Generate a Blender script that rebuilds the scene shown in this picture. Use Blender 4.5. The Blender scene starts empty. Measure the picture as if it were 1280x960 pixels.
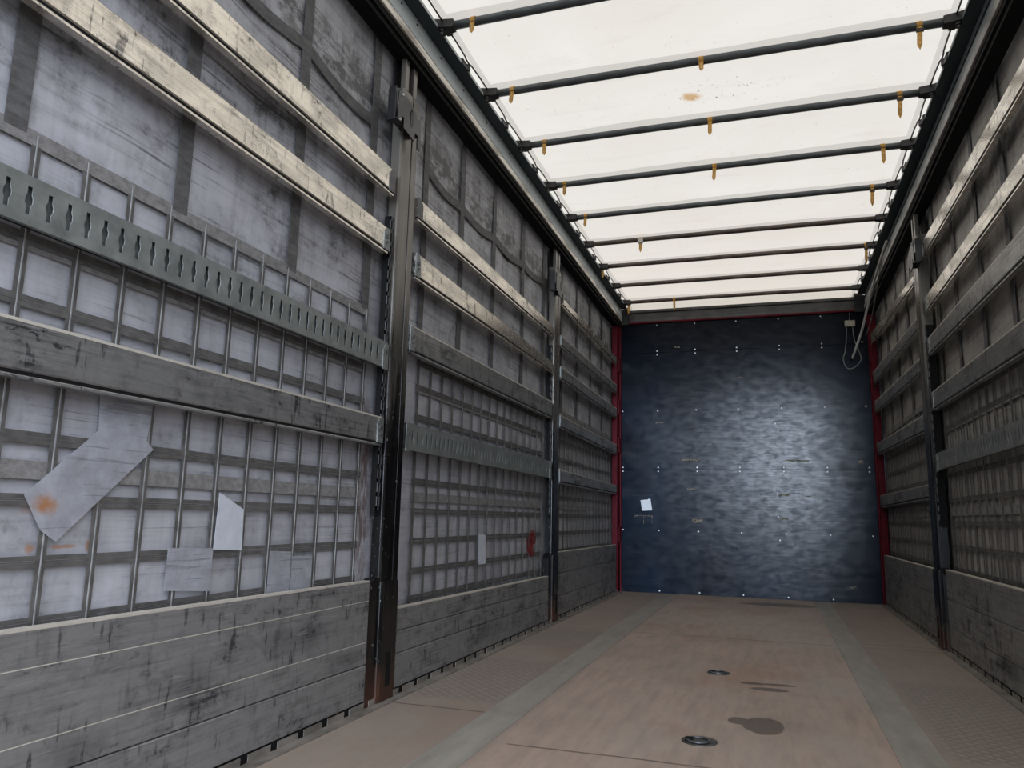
import bpy, bmesh, math, random
from mathutils import Vector, Matrix

SC = bpy.context.scene
COL = SC.collection
random.seed(7)

# ------------------------------------------------------------------ camera
cam_d = bpy.data.cameras.new('camera')
cam_d.sensor_width = 36.0
cam_d.lens = 964.516 / 1280 * 36.0
cam_d.clip_start = 0.02
cam = bpy.data.objects.new('camera', cam_d)
COL.objects.link(cam)
_R = Vector((0.949418, 0.313268, 0.021634))
_U = Vector((0.032536, -0.166663, 0.985477))
_F = Vector((-0.312324, 0.934926, 0.168426))
M = Matrix((( _R.x, _U.x, -_F.x, 0.25348), (_R.y, _U.y, -_F.y, 0.0), (_R.z, _U.z, -_F.z, 0.74032), (0, 0, 0, 1)))
cam.matrix_world = M
SC.camera = cam

# ------------------------------------------------------------------ view and world
SC.view_settings.view_transform = 'Standard'
SC.view_settings.look = 'None'
SC.view_settings.gamma = 1.0
SC.view_settings.use_curve_mapping = False
SC.view_settings.exposure = 0.0
SC.cycles.use_denoising = True
SC.cycles.max_bounces = 10
SC.cycles.diffuse_bounces = 6
SC.cycles.glossy_bounces = 4
SC.cycles.transmission_bounces = 6
SC.cycles.transparent_max_bounces = 8
SC.cycles.sample_clamp_indirect = 8.0

SKY_ZENITH = 2.4        # overcast sky above the roof
SKY_LOW = 0.40           # lower sky, seen from inside through the open rear end
SKY_GLOW = 85.0        # glow shaped low behind the lorry for the front wall's highlight
SKY_SIDE = 3.8        # sky lobe added behind and to the right to light the left wall

world = bpy.data.worlds.new('world')
SC.world = world
world.use_nodes = True
nt = world.node_tree
nt.nodes.clear()
def wn(t, **k):
    n = nt.nodes.new(t)
    for a, b in k.items(): setattr(n, a, b)
    return n
tc = wn('ShaderNodeTexCoord')
sep = wn('ShaderNodeSeparateXYZ'); nt.links.new(tc.outputs['Generated'], sep.inputs[0])
up = wn('ShaderNodeMapRange'); nt.links.new(sep.outputs['Z'], up.inputs['Value'])
up.inputs['From Min'].default_value = 0.15; up.inputs['From Max'].default_value = 0.8
skyc = wn('ShaderNodeMixRGB'); nt.links.new(up.outputs[0], skyc.inputs['Fac'])
skyc.inputs[1].default_value = (SKY_LOW * .84, SKY_LOW * .93, SKY_LOW * 1.12, 1)
skyc.inputs[2].default_value = (SKY_ZENITH, SKY_ZENITH * .985, SKY_ZENITH * .96, 1)
def lobe(prev, d, c0, c1, col, k):
    dot = wn('ShaderNodeVectorMath', operation='DOT_PRODUCT'); nt.links.new(tc.outputs['Generated'], dot.inputs[0])
    dot.inputs[1].default_value = Vector(d).normalized()
    g = wn('ShaderNodeMapRange', interpolation_type='SMOOTHSTEP'); nt.links.new(dot.outputs['Value'], g.inputs['Value'])
    g.inputs['From Min'].default_value = c0; g.inputs['From Max'].default_value = c1
    m = wn('ShaderNodeMixRGB', blend_type='ADD'); nt.links.new(g.outputs[0], m.inputs['Fac'])
    nt.links.new(prev, m.inputs[1]); m.inputs[2].default_value = (*[v * k for v in col], 1)
    return m.outputs[0]
sky1 = lobe(skyc.outputs[0], (0.056, -1.0, 0.070), 0.992, 1.0, (.84, .97, 1.14), SKY_GLOW)
sky2 = lobe(sky1, (0.8, -1.0, 0.5), 0.72, 1.0, (.87, .95, 1.13), SKY_SIDE)
gr = wn('ShaderNodeMapRange'); nt.links.new(sep.outputs['Z'], gr.inputs['Value'])
gr.inputs['From Min'].default_value = -0.02; gr.inputs['From Max'].default_value = 0.02
fin = wn('ShaderNodeMixRGB'); nt.links.new(gr.outputs[0], fin.inputs['Fac'])
fin.inputs[1].default_value = (.3, .3, .3, 1); nt.links.new(sky2, fin.inputs[2])
bg = wn('ShaderNodeBackground'); nt.links.new(fin.outputs[0], bg.inputs['Color'])
wo = wn('ShaderNodeOutputWorld'); nt.links.new(bg.outputs[0], wo.inputs['Surface'])

# ------------------------------------------------------------------ material helpers
class NB:
    """small node builder on world-space position"""
    def __init__(s, name):
        s.m = bpy.data.materials.new(name); s.m.use_nodes = True
        s.t = s.m.node_tree; s.t.nodes.clear()
        s.geo = s.n('ShaderNodeNewGeometry')
        s.pos = s.geo.outputs['Position']
        s.sep = s.n('ShaderNodeSeparateXYZ'); s.l(s.pos, s.sep.inputs[0])
        s.x, s.y, s.z = s.sep.outputs
    def n(s, t, **k):
        q = s.t.nodes.new(t)
        for a, b in k.items(): setattr(q, a, b)
        return q
    def l(s, a, b): s.t.links.new(a, b)
    def put(s, v, sock):
        if hasattr(v, 'is_linked'): s.l(v, sock)
        else: sock.default_value = v
    def math(s, op, a, b=0.0, clamp=False):
        q = s.n('ShaderNodeMath', operation=op, use_clamp=clamp); s.put(a, q.inputs[0]); s.put(b, q.inputs[1]); return q.outputs[0]
    def noise(s, scale, vec=(1, 1, 1), detail=4.0, rough=.55, off=(0, 0, 0), distortion=0.0):
        mp = s.n('ShaderNodeMapping'); s.l(s.pos, mp.inputs['Vector'])
        mp.inputs['Scale'].default_value = vec; mp.inputs['Location'].default_value = off
        q = s.n('ShaderNodeTexNoise'); s.l(mp.outputs[0], q.inputs['Vector'])
        q.inputs['Scale'].default_value = scale; q.inputs['Detail'].default_value = detail
        q.inputs['Roughness'].default_value = rough; q.inputs['Distortion'].default_value = distortion
        return q.outputs['Fac']
    def voro(s, scale, vec=(1, 1, 1), feature='F1', rnd=1.0):
        mp = s.n('ShaderNodeMapping'); s.l(s.pos, mp.inputs['Vector']); mp.inputs['Scale'].default_value = vec
        q = s.n('ShaderNodeTexVoronoi', feature=feature); s.l(mp.outputs[0], q.inputs['Vector'])
        q.inputs['Scale'].default_value = scale; q.inputs['Randomness'].default_value = rnd
        return q
    def rng(s, v, a, b, c=0.0, d=1.0, smooth=False):
        q = s.n('ShaderNodeMapRange'); q.clamp = True
        if smooth: q.interpolation_type = 'SMOOTHSTEP'
        s.put(v, q.inputs['Value'])
        for k, w in zip(('From Min', 'From Max', 'To Min', 'To Max'), (a, b, c, d)): q.inputs[k].default_value = w
        return q.outputs[0]
    def mix(s, f, a, b, mode='MIX'):
        q = s.n('ShaderNodeMixRGB', blend_type=mode)
        s.put(f, q.inputs['Fac'])
        for v, i in ((a, 1), (b, 2)):
            if isinstance(v, (tuple, list)): q.inputs[i].default_value = (*v[:3], 1)
            else: s.l(v, q.inputs[i])
        return q.outputs[0]
    def blob(s, cy, cz, ry, rz, axis='yz', wob=.5, ns=14.0):
        """soft-edged irregular spot, 1 inside"""
        a, b = {'yz': (s.y, s.z), 'xy': (s.x, s.y), 'xz': (s.x, s.z)}[axis]
        da = s.math('DIVIDE', s.math('SUBTRACT', a, cy), ry); db = s.math('DIVIDE', s.math('SUBTRACT', b, cz), rz)
        d = s.math('SQRT', s.math('ADD', s.math('MULTIPLY', da, da), s.math('MULTIPLY', db, db)))
        d = s.math('ADD', d, s.math('MULTIPLY', s.math('SUBTRACT', s.noise(ns), .5), wob * 2))
        return d
    def band(s, v, c, hw, soft=.002):
        d = s.math('ABSOLUTE', s.math('SUBTRACT', v, c))
        return s.rng(d, hw - soft, hw + soft, 1, 0)
    def out(s, color, rough=.5, metal=0.0, spec=.5, bump=None, bump_s=.2, bump_d=.002):
        p = s.n('ShaderNodeBsdfPrincipled')
        if isinstance(color, (tuple, list)): p.inputs['Base Color'].default_value = (*color[:3], 1)
        else: s.l(color, p.inputs['Base Color'])
        s.put(rough, p.inputs['Roughness']); s.put(metal, p.inputs['Metallic']); s.put(spec, p.inputs['Specular IOR Level'])
        if bump is not None:
            b = s.n('ShaderNodeBump'); s.l(bump, b.inputs['Height']); b.inputs['Strength'].default_value = bump_s; b.inputs['Distance'].default_value = bump_d
            s.l(b.outputs[0], p.inputs['Normal'])
        o = s.n('ShaderNodeOutputMaterial'); s.l(p.outputs[0], o.inputs['Surface'])
        s.p = p
        return s.m

def simple(name, color, rough=.5, metal=0.0, spec=.5, var=.25, ns=25):
    b = NB(name)
    f = b.rng(b.noise(ns), .3, .7)
    c = b.mix(f, tuple(v * (1 - var) for v in color), tuple(v * (1 + var) for v in color))
    return b.out(c, rough, metal, spec)

# weathered aluminium of the boards
def aluminium(name, base, dirt, metal, rough, amount, off=0.0):
    b = NB(name)
    streak = b.noise(1.0, (3, 3.2, 75), 6, .65, off=(off, off, off))
    blotch = b.noise(1.0, (9, 7, 13), 6, .68, off=(off + 3, 0, off), distortion=.4)
    vert = b.noise(1.0, (4, 20, 5), 4, .6, off=(0, off, 2))
    d1 = b.rng(streak, .47, .64)
    d2 = b.rng(blotch, .44, .66)
    d3 = b.rng(vert, .55, .68)
    spots = b.rng(b.noise(1.0, (30, 34, 50), 4, .6, off=(off, 5, 0)), .56, .66)
    tick = b.math('MULTIPLY', b.rng(b.noise(1.0, (20, 44, 10), 3, .55, off=(off, 1, off)), .60, .66), b.rng(b.noise(1.0, (3, 3, 4), 2, .5, off=(off, 8, 3)), .42, .55))
    big = b.rng(b.noise(1.0, (2, 2.2, 3.0), 3, .5, off=(off, 2, off)), .38, .66)
    d = b.math('ADD', b.math('MULTIPLY', d1, .34), b.math('MULTIPLY', d2, .42))
    d = b.math('ADD', d, b.math('MULTIPLY', d3, .30))
    d = b.math('ADD', d, b.math('MULTIPLY', b.math('MULTIPLY', spots, d2), .75))
    d = b.math('MULTIPLY', d, b.math('ADD', b.math('MULTIPLY', big, .8), .45))
    d = b.math('ADD', d, b.math('MULTIPLY', tick, .55))
    if off == 7.7:
        for cy, cz, ry, rz in ((1.80, .27, .16, .07), (2.30, .33, .22, .05), (2.62, .20, .14, .04), (4.1, .12, .25, .06), (1.45, .20, .10, .05)):
            d = b.math('ADD', d, b.math('MULTIPLY', b.rng(b.blob(cy, cz, ry, rz, 'yz', .8, 9), .3, 1.2, 1, 0), .38))
    d = b.math('MULTIPLY', d, amount, True)
    c = b.mix(d, base, dirt)
    light = b.rng(b.noise(1.0, (5, 7, 110), 4, .65, off=(off, 9, off)), .60, .70)
    c = b.mix(b.math('MULTIPLY', light, .45), c, tuple(min(1, v * 1.5) for v in base))
    r = b.math('ADD', b.math('MULTIPLY', d, .25), rough)
    m = b.math('SUBTRACT', metal, b.math('MULTIPLY', d, .3), True)
    return b.out(c, r, m, .5, bump=blotch, bump_s=.05, bump_d=.002)

MAT = {}
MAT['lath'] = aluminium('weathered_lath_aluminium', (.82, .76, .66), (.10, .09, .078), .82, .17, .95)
MAT['lath_low'] = aluminium('dull_shaded_lath_aluminium', (.34, .34, .335), (.025, .025, .027), .62, .33, 1.2, 3.3)  # lower laths: missing roof reflection put in as a darker base colour
MAT['board'] = aluminium('dirty_sideboard_aluminium', (.27, .267, .262), (.028, .028, .030), .40, .42, 1.15, 7.7)
MAT['board_edge'] = aluminium('bright_board_edge', (.66, .62, .54), (.24, .22, .19), .35, .45, .6, 1.7)  # on top edges this bright colour stands in for light from the roof

b = NB('galvanised_rail')
v = b.voro(45)
sp = b.rng(b.noise(14, detail=5), .35, .7)
c = b.mix(sp, (.18, .193, .187), (.31, .327, .318))
c = b.mix(b.math('MULTIPLY', v.outputs['Color'], .2), c, (.36, .40, .38))
MAT['galv'] = b.out(c, .47, .55, .5)
MAT['steel'] = simple('zinc_steel', (.42, .43, .42), .38, .8)
MAT['steel_dark'] = simple('dark_zinc_steel', (.10, .10, .105), .45, .5)
MAT['black'] = simple('black_paint', (.012, .012, .013), .34, 0, .5)
MAT['gap'] = simple('black_recess', (.006, .006, .006), .8, 0, .2)

b = NB('worn_post_paint_roof_sheen')
chip = b.rng(b.noise(1, (60, 60, 34), 4, .65), .665, .70)
dust = b.rng(b.noise(1, (20, 30, 3), 5, .6), .45, .75)
c = b.mix(b.math('MULTIPLY', dust, .35), (.004, .004, .0045), (.036, .033, .029))
c = b.mix(b.math('MULTIPLY', chip, .7), c, (.33, .33, .31))
sheen_z = b.math('ADD', b.z, b.math('MULTIPLY', b.math('SUBTRACT', b.noise(1, (14, 24, 3), 5, .7), .5), 1.5))
worn = b.rng(sheen_z, 1.15, 1.75)  # roof reflection on the upper post, painted in as brown-grey
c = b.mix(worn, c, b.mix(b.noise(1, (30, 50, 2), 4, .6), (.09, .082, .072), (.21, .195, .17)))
hz = b.math('ADD', b.math('MULTIPLY', b.noise(9, detail=5), .34), b.math('MULTIPLY', b.z, -1.0))
rust = b.math('MULTIPLY', b.rng(hz, -.02, .14), .65)
c = b.mix(rust, c, b.mix(b.noise(40), (.030, .014, .009), (.13, .048, .026)))
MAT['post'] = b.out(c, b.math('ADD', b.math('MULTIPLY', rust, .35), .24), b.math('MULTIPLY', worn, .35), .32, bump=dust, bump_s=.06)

b = NB('rail_blue_grey_paint')
w = b.rng(b.noise(1, (12, 2.5, 40), 5, .6), .4, .75)
c = b.mix(w, (.50, .575, .60), (.60, .64, .65))
c = b.mix(b.rng(b.noise(30, detail=5), .66, .72), c, (.03, .03, .03))
MAT['rail'] = b.out(c, .36, 0, .6)
b = NB('rail_shaded_underside')
c = b.mix(b.rng(b.noise(1, (14, 3, 14), 4), .4, .7), (.018, .028, .034), (.035, .048, .055))
MAT['rail_under'] = b.out(c, .5, 0, .4)  # shade under the rail flange is put into this dark colour
b = NB('rail_light_strip')
c = b.mix(b.rng(b.noise(1, (10, 3, 60), 5, .6), .42, .66), (.82, .78, .70), (.30, .27, .24))
MAT['rail_strip'] = b.out(c, .36, .5, .5)
MAT['rail_strip_dull'] = simple('dull_metal_strip', (.30, .29, .27), .45, .3, .5, .4, 8)
MAT['rail_dull'] = simple('dull_dark_rail_paint', (.17, .195, .20), .42, 0, .5, .25, 6)
MAT['bow'] = simple('bow_grey_paint', (.10, .115, .12), .36, .3, .5, .3, 12)
MAT['bow_rusty'] = simple('bow_brown_grey', (.12, .10, .085), .45, .2, .4, .45, 9)
MAT['strap'] = simple('ochre_strap', (.55, .30, .065), .6, 0, .3, .3, 40)
MAT['strap_dirty'] = simple('grimy_strap_knot', (.05, .04, .03), .7)
MAT['strap_hole'] = simple('pale_eyelet', (.7, .6, .4), .5)
MAT['white_plastic'] = simple('white_plastic', (.55, .55, .52), .5, 0, .4, .1)
MAT['rod'] = simple('pale_grey_rod', (.50, .50, .48), .45, 0, .5, .15, 6)
MAT['cable'] = simple('grey_cable', (.20, .20, .19), .5, 0, .4, .2)
MAT['box'] = simple('beige_box', (.34, .31, .25), .5, 0, .4, .25)
MAT['paper'] = simple('white_paper', (.68, .72, .76), .7, 0, .2, .06, 60)
MAT['ground'] = simple('asphalt', (.16, .16, .16), .9, 0, .2, .3, 3)
b = NB('red_corner_paint')
c = b.mix(b.rng(b.noise(22, detail=5), .5, .72), (.095, .005, .012), (.035, .007, .009))
MAT['red'] = b.out(c, .65, 0, .15)
MAT['bolt'] = simple('bright_bolt', (.62, .63, .65), .5, .1)

# roof tarpaulin: thin cream sheet that lets daylight through
BOW_Y = [3.004, 3.616, 4.23, 4.84, 5.44, 6.04, 6.645, 7.255, 7.87]
b = NB('cream_roof_tarpaulin')
n1 = b.rng(b.noise(1.4, detail=6, rough=.6, distortion=.6), .3, .75)
n2 = b.rng(b.noise(1.0, (2, 9, 2), 5, .6), .55, .75)
n3 = b.rng(b.noise(1.0, (16, 7, 1), 5, .7), .62, .72)
c = b.mix(n1, (.95, .925, .87), (.90, .86, .79))
c = b.mix(b.math('MULTIPLY', n2, .5), c, (.80, .74, .68))
c = b.mix(b.math('MULTIPLY', n3, .35), c, (.66, .60, .55))
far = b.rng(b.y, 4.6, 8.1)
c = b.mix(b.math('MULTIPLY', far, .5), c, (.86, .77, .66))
# welded double strips: above every bow and along both long edges
yy = b.math('SUBTRACT', b.y, 3.004 - .306)
ph = b.math('MODULO', b.math('ADD', yy, .6085 * 20), .6085)
wv = b.math('MULTIPLY', b.math('SUBTRACT', b.noise(1, (1.2, .2, 1), 3), .5), .05)
st = b.rng(b.math('ABSOLUTE', b.math('SUBTRACT', b.math('ADD', ph, wv), .306)), .036, .040, 1, 0)
ed = b.math('MULTIPLY', b.rng(b.math('ABSOLUTE', b.x), 1.096, 1.098), b.rng(b.math('ABSOLUTE', b.x), 1.122, 1.126, 1, 0))
dbl = b.math('MAXIMUM', st, ed)
c = b.mix(dbl, c, b.mix(.55, c, (.56, .53, .49)))
# rust-brown stain and black scuffs
STAIN = (0.0, 4.0)
o1 = b.rng(b.blob(-.085, 3.99, .055, .05, 'xy', .8, 22), .45, 1.1, 1, 0)
o2 = b.rng(b.blob(.06, 3.97, .34, .15, 'xy', .8, 18), .3, 1.0, 1, 0)
sc = b.rng(b.noise(1, (45, 22, 1), 4, .65), .60, .66)
c = b.mix(b.math('MULTIPLY', b.math('MULTIPLY', o2, sc), .95), c, (.30, .24, .20))
c = b.mix(b.math('MULTIPLY', o1, .8), c, (.62, .36, .12))
speck = b.rng(b.noise(1, (70, 50, 1), 2, .5), .735, .76)
c = b.mix(b.math('MULTIPLY', speck, .7), c, (.15, .14, .13))
tr = b.n('ShaderNodeBsdfTranslucent'); b.l(c, tr.inputs['Color'])
df = b.n('ShaderNodeBsdfDiffuse'); b.l(b.mix(1, c, (.8, .8, .8), 'MULTIPLY'), df.inputs['Color'])
mx = b.n('ShaderNodeMixShader'); mx.inputs[0].default_value = .62
b.l(tr.outputs[0], mx.inputs[1]); b.l(df.outputs[0], mx.inputs[2])
o = b.n('ShaderNodeOutputMaterial'); b.l(mx.outputs[0], o.inputs['Surface'])
MAT['roof'] = b.m

# side curtain
def curtain_mat(name, base, base2, dirt):
    b = NB(name)
    a = b.rng(b.noise(2.2, detail=5, rough=.6), .3, .75)
    c = b.mix(a, base, base2)
    vs = b.rng(b.noise(1, (1, 24, 1.6), 6, .66), .44, .68)
    hs = b.rng(b.noise(1, (1, 1.6, 60), 6, .66), .50, .66)
    bl = b.rng(b.noise(1, (1, 4, 5), 6, .68), .40, .66)
    fine = b.rng(b.noise(1, (1, 60, 22), 4, .7), .52, .70)
    ln = b.math('MULTIPLY', b.rng(b.noise(1, (1, 1.8, 130), 3, .6, distortion=.2), .60, .645), b.rng(b.noise(1, (1, 2.5, 3), 3, .5, off=(0, 3, 1)), .44, .56))
    sm = b.rng(b.noise(1, (1, 15, 26), 6, .72, off=(0, 7, 2)), .50, .66)
    upz = b.rng(b.z, 1.5, 1.75, .55, 1.0)                       # the upper sheet is rubbed by loads
    rub = b.math('MULTIPLY', b.rng(b.math('ABSOLUTE', b.math('SUBTRACT', b.z, 2.49)), .02, .17, 1, 0), b.rng(b.noise(1, (1, 7, 12), 6, .75), .42, .58))
    d = b.math('ADD', b.math('MULTIPLY', vs, .22), b.math('MULTIPLY', hs, .32))
    d = b.math('ADD', d, b.math('MULTIPLY', bl, .42))
    d = b.math('ADD', d, b.math('MULTIPLY', b.math('MULTIPLY', fine, bl), .4))
    d = b.math('ADD', d, b.math('MULTIPLY', ln, .75))
    d = b.math('ADD', d, b.math('MULTIPLY', b.math('MULTIPLY', sm, bl), .65))
    d = b.math('MULTIPLY', d, upz)
    d = b.math('ADD', d, b.math('MULTIPLY', rub, .85), True)
    c = b.mix(b.math('MULTIPLY', d, .9), c, dirt)
    # rust marks round old fixings, and a red paint mark further in
    r = None
    for cy, cz, ry, rz in ((1.33, .745, .04, .025), (1.478, .752, .016, .018), (1.324, .645, .012, .010), (1.405, .648, .035, .005), (1.478, .648, .009, .012)):
        q = b.rng(b.blob(cy, cz, ry, rz, 'yz', .7, 45), .5, 1.3, 1, 0)
        r = q if r is None else b.math('MAXIMUM', r, q)
    side = b.rng(b.x, -1.0, -.9, 1, 0)
    c = b.mix(b.math('MULTIPLY', b.math('MULTIPLY', r, side), .65), c, (.36, .15, .045))
    r2 = b.math('MULTIPLY', b.rng(b.blob(2.80, .80, .06, .40, 'yz', .8, 25), .4, 1.1, 1, 0), b.rng(b.noise(1, (1, 60, 14), 4), .36, .52))
    c = b.mix(b.math('MULTIPLY', r2, .75), c, (.09, .035, .02))
    r3 = b.rng(b.blob(5.12, .56, .085, .075, 'yz', .45, 16), .75, 1.05, 1, 0)
    c = b.mix(b.math('MULTIPLY', b.math('MULTIPLY', r3, side), .85), c, (.30, .02, .02))
    return b.out(c, .5, 0, .35, bump=b.noise(1, (1, 4, 3), 3), bump_s=.35, bump_d=.03)
MAT['curtain'] = curtain_mat('grey_curtain_left', (.50, .505, .54), (.385, .388, .41), (.05, .049, .049))
MAT['curtain_r'] = curtain_mat('grey_curtain_right', (.43, .41, .385), (.34, .325, .305), (.06, .056, .052))
b = NB('dark_lattice_tape')
c = b.mix(b.rng(b.noise(1, (1, 30, 30), 4), .35, .7), (.075, .072, .068), (.13, .126, .12))
MAT['tape'] = b.out(c, .6, 0, .3)
b = NB('grey_reinforcing_band')
c = b.mix(b.rng(b.noise(1, (1, 18, 45), 5, .7), .35, .7), (.065, .064, .064), (.14, .138, .138))
MAT['band'] = b.out(c, .6, 0, .3)
b = NB('grey_cross_band')
c = b.mix(b.rng(b.noise(1, (1, 40, 60), 5, .75), .35, .7), (.15, .145, .14), (.28, .275, .27))
MAT['band_pale'] = b.out(c, .6, 0, .3)
MAT['wire'] = simple('pale_lattice_wire', (.25, .25, .25), .6, 0, .5, .3, 30)

b = NB('repair_film')
f = b.rng(b.noise(1, (1, 16, 18), 6, .7, distortion=.3), .36, .64)
c = b.mix(f, (.34, .345, .375), (.48, .495, .54))
cr_ = b.rng(b.noise(1, (1, 4, 90), 3, .6, distortion=.4), .60, .66)
c = b.mix(b.math('MULTIPLY', cr_, .45), c, (.10, .10, .11))
c = b.mix(b.math('MULTIPLY', b.rng(b.blob(1.335, .742, .026, .018, 'yz', .9, 60), .2, 1.5, 1, 0), .85), c, (.48, .19, .04))
pr = b.n('ShaderNodeBsdfPrincipled'); b.l(c, pr.inputs['Base Color']); pr.inputs['Roughness'].default_value = .35
tp = b.n('ShaderNodeBsdfTransparent'); mx = b.n('ShaderNodeMixShader'); mx.inputs[0].default_value = .66
b.l(tp.outputs[0], mx.inputs[1]); b.l(pr.outputs[0], mx.inputs[2])
o = b.n('ShaderNodeOutputMaterial'); b.l(mx.outputs[0], o.inputs['Surface'])
MAT['film'] = b.m
b = NB('red_paint_mark')
f = b.rng(b.noise(1, (1, 36, 26), 5, .75), .36, .62)
pr = b.n('ShaderNodeBsdfPrincipled'); pr.inputs['Base Color'].default_value = (.27, .016, .020, 1); pr.inputs['Roughness'].default_value = .5
tp = b.n('ShaderNodeBsdfTransparent'); mx = b.n('ShaderNodeMixShader'); b.l(b.math('MULTIPLY', f, .8), mx.inputs[0])
b.l(tp.outputs[0], mx.inputs[1]); b.l(pr.outputs[0], mx.inputs[2])
o = b.n('ShaderNodeOutputMaterial'); b.l(mx.outputs[0], o.inputs['Surface'])
MAT['red_mark'] = b.m
MAT['film_white'] = simple('pale_repair_patch', (.53, .56, .61), .4, 0, .4, .07, 30)

# front wall plywood
b = NB('navy_phenolic_plywood')
hsx = b.rng(b.noise(1, (1.3, 1, 75), 6, .65), .50, .72)
bl = b.rng(b.noise(1, (1.6, 1, 1.4), 5, .6), .35, .7)
c = b.mix(bl, (.0024, .0055, .0115), (.0035, .0115, .026))
up_ = b.rng(b.z, 1.7, 2.5)
c = b.mix(b.math('MULTIPLY', up_, .6), c, (.007, .007, .008))
c = b.mix(b.math('MULTIPLY', hsx, .5), c, (.008, .011, .018))
sc1 = b.rng(b.noise(1, (3.5, 1, 170), 3, .6), .70, .73)
msk = b.rng(b.noise(1, (1.2, 1, 1.2), 2, .5, off=(4, 0, 2)), .45, .62)
c = b.mix(b.math('MULTIPLY', b.math('MULTIPLY', sc1, msk), .5), c, (.22, .22, .20))
dk = b.rng(b.noise(1, (14, 1, 34), 4, .6), .66, .72)
c = b.mix(b.math('MULTIPLY', dk, .8), c, (.004, .004, .005))
rr = b.math('ADD', b.math('MULTIPLY', hsx, -.015), b.math('ADD', b.math('MULTIPLY', dk, .25), b.rng(b.noise(1, (4, 1, 34), 5), .3, .7, .215, .245)))
sg = b.rng(b.noise(1, (7, 1, 90), 6, .8), .36, .66, .055, .15)
sg = b.math('MULTIPLY', sg, b.rng(b.noise(1, (9, 1, 14), 6, .75, off=(1, 0, 4)), .38, .60, .5, 1.2))
MAT['ply'] = b.out(c, b.math('MULTIPLY', rr, .92), 0, sg)
b = NB('torn_label_paper')
c = b.mix(b.rng(b.noise(1, (60, 1, 70), 3), .45, .55), (.23, .20, .15), (.05, .045, .04))
MAT['residue'] = b.out(c, .8, 0, .2)
MAT['header'] = simple('grey_header_steel', (.075, .074, .072), .45, .3, .5, .35, 7)

# floor
b = NB('brown_phenolic_floor')
g1 = b.rng(b.noise(1.1, (1.2, .8, 1), 6, .6), .3, .72)
g2 = b.rng(b.noise(1.0, (22, 3.0, 1), 5, .65), .42, .72)
g3 = b.rng(b.noise(5.0, detail=6, rough=.68), .42, .72)
c = b.mix(g1, (.46, .345, .28), (.335, .262, .212))
c = b.mix(b.math('MULTIPLY', g2, .6), c, (.215, .18, .155))
c = b.mix(b.math('MULTIPLY', g3, .5), c, (.42, .35, .30))
g4 = b.rng(b.noise(1.0, (.9, .55, 1), 4, .6, off=(3, 1, 0)), .48, .62)
c = b.mix(b.math('MULTIPLY', g4, .35), c, (.40, .37, .33))
g5 = b.rng(b.noise(1.0, (1.6, 1.1, 1), 4, .6, off=(7, 2, 0)), .55, .66)
c = b.mix(b.math('MULTIPLY', g5, .45), c, (.33, .19, .125))
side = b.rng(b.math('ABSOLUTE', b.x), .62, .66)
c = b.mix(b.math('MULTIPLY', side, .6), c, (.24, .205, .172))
# cross seams between sheets
for sy, x0, x1 in ((2.57, -.60, .62), (2.93, -1.25, -.80), (5.30, -1.25, 1.25), (5.46, .76, 1.25)):
    m = b.math('MULTIPLY', b.band(b.math('ADD', b.y, b.math('MULTIPLY', b.noise(3), .02)), sy + .01, .006, .003),
               b.math('MULTIPLY', b.rng(b.x, x0, x0 + .01), b.rng(b.x, x1 - .01, x1, 1, 0)))
    c = b.mix(b.math('MULTIPLY', m, .75), c, (.06, .045, .035))
# raised tread pattern patches beside the left boards and the right boards
def tread(cx, cy):
    w = b.n('ShaderNodeTexVoronoi')
    mp = b.n('ShaderNodeMapping'); b.l(b.pos, mp.inputs['Vector']); mp.inputs['Rotation'].default_value = (0, 0, .78); mp.inputs['Scale'].default_value = (1, 1, 0)
    b.l(mp.outputs[0], w.inputs['Vector']); w.inputs['Scale'].default_value = 26; w.inputs['Randomness'].default_value = 0
    return b.rng(w.outputs['Distance'], .22, .38, 1, 0)
tp_ = tread(0, 0)
pm = None
for cx, cy, rx, ry in ((-1.02, 3.55, .24, .52), (-1.02, 4.85, .24, .42), (1.02, 3.6, .25, .7)):
    q = b.math('MULTIPLY', b.rng(b.math('ABSOLUTE', b.math('SUBTRACT', b.x, cx)), rx - .04, rx, 1, 0), b.rng(b.math('ABSOLUTE', b.math('SUBTRACT', b.y, cy)), ry - .08, ry, 1, 0))
    pm = q if pm is None else b.math('MAXIMUM', pm, q)
tr_ = b.math('MULTIPLY', tp_, pm)
c = b.mix(b.math('MULTIPLY', pm, .4), c, (.15, .135, .12))
c = b.mix(b.math('MULTIPLY', tr_, .6), c, (.33, .29, .25))
# damp spots
wet = None
for cx, cy, rx, ry, wob in ((.205, 3.15, .075, .13, .12), (.115, 3.19, .04, .055, .15), (.225, 3.81, .085, .040, .10), (.15, 3.92, .060, .030, .10), (.27, 3.93, .075, .026, .10), (.30, 7.6, .35, .16, .35)):
    q = b.rng(b.blob(cx, cy, rx, ry, 'xy', wob, 14), .92, 1.02, 1, 0)
    wet = q if wet is None else b.math('MAXIMUM', wet, q)
c = b.mix(b.math('MULTIPLY', wet, .72), c, (.062, .044, .033))
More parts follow.
